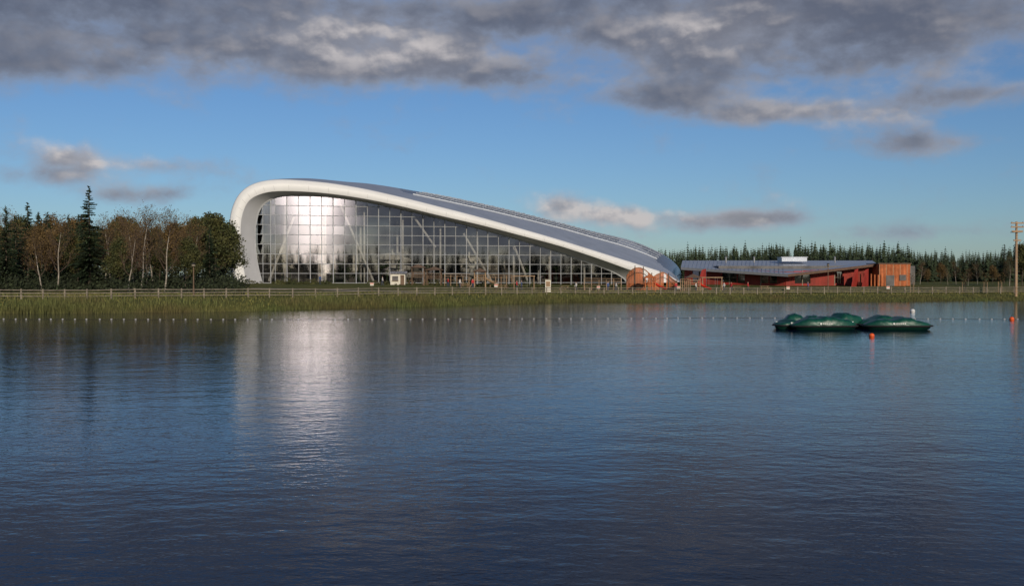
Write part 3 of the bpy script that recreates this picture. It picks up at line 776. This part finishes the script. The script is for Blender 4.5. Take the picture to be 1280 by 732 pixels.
def toang(L): return [(a0,(YH-py)/F*math.cos(a0),sx/F*1.2,sy/F*1.2,am) for px,py,sx,sy,am in L for a0 in [math.atan((px-640)/F)]]
CA=toang(CL)+[(-.25,.42,.6,.09,.85),(.35,.40,.5,.09,.8),(2.5,.09,.45,.11,1.25),(-2.6,.2,.5,.1,.8)]
# parts of the cloud deck that catch the sun
LB=toang([(450,52,100,30,1.1),(545,80,60,20,.5),(885,42,90,32,.9),(1060,138,130,16,.7),(108,194,50,20,1.7),(740,252,100,20,1.7),(900,268,90,16,1.4),(180,200,60,10,.7),(240,75,60,12,.4),(1190,60,60,30,.25)])
def gsum(P,L):
    acc=None
    for (a0,e0,sa,se,am) in L:
        d=vm('MULTIPLY_ADD',P,(1/sa,1/se,0),(-a0/sa,-e0/se,0)); q=vm('DOT_PRODUCT',d,d,out_=1)
        g=mth('POWER',2.71828,mth('MULTIPLY',q,-1.0)); acc=mth('MULTIPLY',g,am) if acc is None else mth('MULTIPLY_ADD',g,am,acc)
    return acc
def noise(P,sx,sy,det,ro,dist=0.0):
    n=N.new('ShaderNodeTexNoise'); n.inputs['Scale'].default_value=1.0; n.inputs['Detail'].default_value=det; n.inputs['Roughness'].default_value=ro; n.inputs['Distortion'].default_value=dist
    Lk.new(vm('MULTIPLY',P,(sx,sy,1)),n.inputs['Vector']); return mth('SUBTRACT',n.outputs['Fac'],.5)
mask=mth('MINIMUM',gsum(P0,CA),1.15)
P1=vm('ADD',P0,(0.008,0.013,0))
c0=noise(P0,9.0,18.0,3.5,.5,.2); c1=noise(P1,9.0,18.0,3.5,.5,.2)
f0=noise(P0,38.0,52.0,6,.6); f1=noise(vm('ADD',P0,(0.003,0.005,0)),38.0,52.0,3,.55)
d0=mth('SUBTRACT',mth('ADD',mask,mth('MULTIPLY_ADD',c0,1.8,mth('MULTIPLY',f0,.95))),.36)
def ss(v,a,b_):
    m=N.new('ShaderNodeMapRange'); m.interpolation_type='SMOOTHSTEP'; m.inputs['From Min'].default_value=a; m.inputs['From Max'].default_value=b_; Lk.new(v,m.inputs['Value']); return m.outputs[0]
alpha=mth('MULTIPLY',ss(d0,-0.28,.66),.93)
alpha=mth('MULTIPLY',alpha,ss(el,0.0,.03))
thick=ss(d0,.1,1.0)
lit=ss(mth('MULTIPLY_ADD',mth('SUBTRACT',f0,f1),.35,mth('SUBTRACT',c0,c1)),-.06,.22)
boost=mth('MULTIPLY_ADD',gsum(P0,LB),.85,.22)
rim=mth('MULTIPLY',mth('MULTIPLY_ADD',lit,.8,.22),boost,clamp=True)
rim=mth('MULTIPLY_ADD',mth('SUBTRACT',1.0,thick),.16,rim,clamp=True)
def mix(f,c1,c2):
    m=N.new('ShaderNodeMix'); m.data_type='RGBA'; Lk.new(f,m.inputs['Factor'])
    for i,c in((6,c1),(7,c2)):
        if isinstance(c,tuple): m.inputs[i].default_value=(*c,1)
        else: Lk.new(c,m.inputs[i])
    return m.outputs[2]
dark=mix(thick,(0.17,0.22,0.32),(0.086,0.102,0.148))
ccol=mix(rim,dark,(0.56,0.52,0.51))
sky=N.new('ShaderNodeTexSky'); sky.sky_type='NISHITA'; sky.sun_disc=False; sky.sun_elevation=EL; sky.sun_rotation=math.atan2(S.x,S.y); sky.air_density=1.0; sky.dust_density=0.3; sky.ozone_density=3.0
tint=vm('MULTIPLY',sky.outputs[0],(0.70,0.88,1.15))
bg1=N.new('ShaderNodeBackground'); Lk.new(tint,bg1.inputs[0]); bg1.inputs[1].default_value=.072
bg2=N.new('ShaderNodeBackground'); Lk.new(ccol,bg2.inputs[0]); bg2.inputs[1].default_value=1.0
mx=N.new('ShaderNodeMixShader'); Lk.new(alpha,mx.inputs[0]); Lk.new(bg1.outputs[0],mx.inputs[1]); Lk.new(bg2.outputs[0],mx.inputs[2])
# warm glow added to the unseen sky, shaped to reflect in glass and lake
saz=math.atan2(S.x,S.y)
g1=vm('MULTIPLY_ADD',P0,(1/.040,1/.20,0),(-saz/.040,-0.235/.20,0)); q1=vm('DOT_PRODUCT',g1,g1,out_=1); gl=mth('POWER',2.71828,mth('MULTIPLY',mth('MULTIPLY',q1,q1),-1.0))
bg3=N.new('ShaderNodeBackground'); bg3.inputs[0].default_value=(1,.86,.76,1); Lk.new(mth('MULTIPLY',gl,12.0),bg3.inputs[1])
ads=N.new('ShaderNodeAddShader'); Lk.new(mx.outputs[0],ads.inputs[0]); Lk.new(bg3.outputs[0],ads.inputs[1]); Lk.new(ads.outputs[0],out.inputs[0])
sl=bpy.data.lights.new('sun','SUN'); sl.energy=3.5; sl.angle=math.radians(.5); sl.color=(1,.88,.71); so=bpy.data.objects.new('sun',sl); so.rotation_euler=S.to_track_quat('Z','Y').to_euler(); scene.collection.objects.link(so)
# ---------------------------------------------------------------- camera
cd=bpy.data.cameras.new('camera'); cd.sensor_width=36; cd.lens=35; cd.clip_end=9000; cd.clip_start=.1
co=bpy.data.objects.new('camera',cd); co.location=(0,0,H); co.rotation_euler=(math.radians(90)-math.atan(21/F),0,0); scene.collection.objects.link(co); scene.camera=co
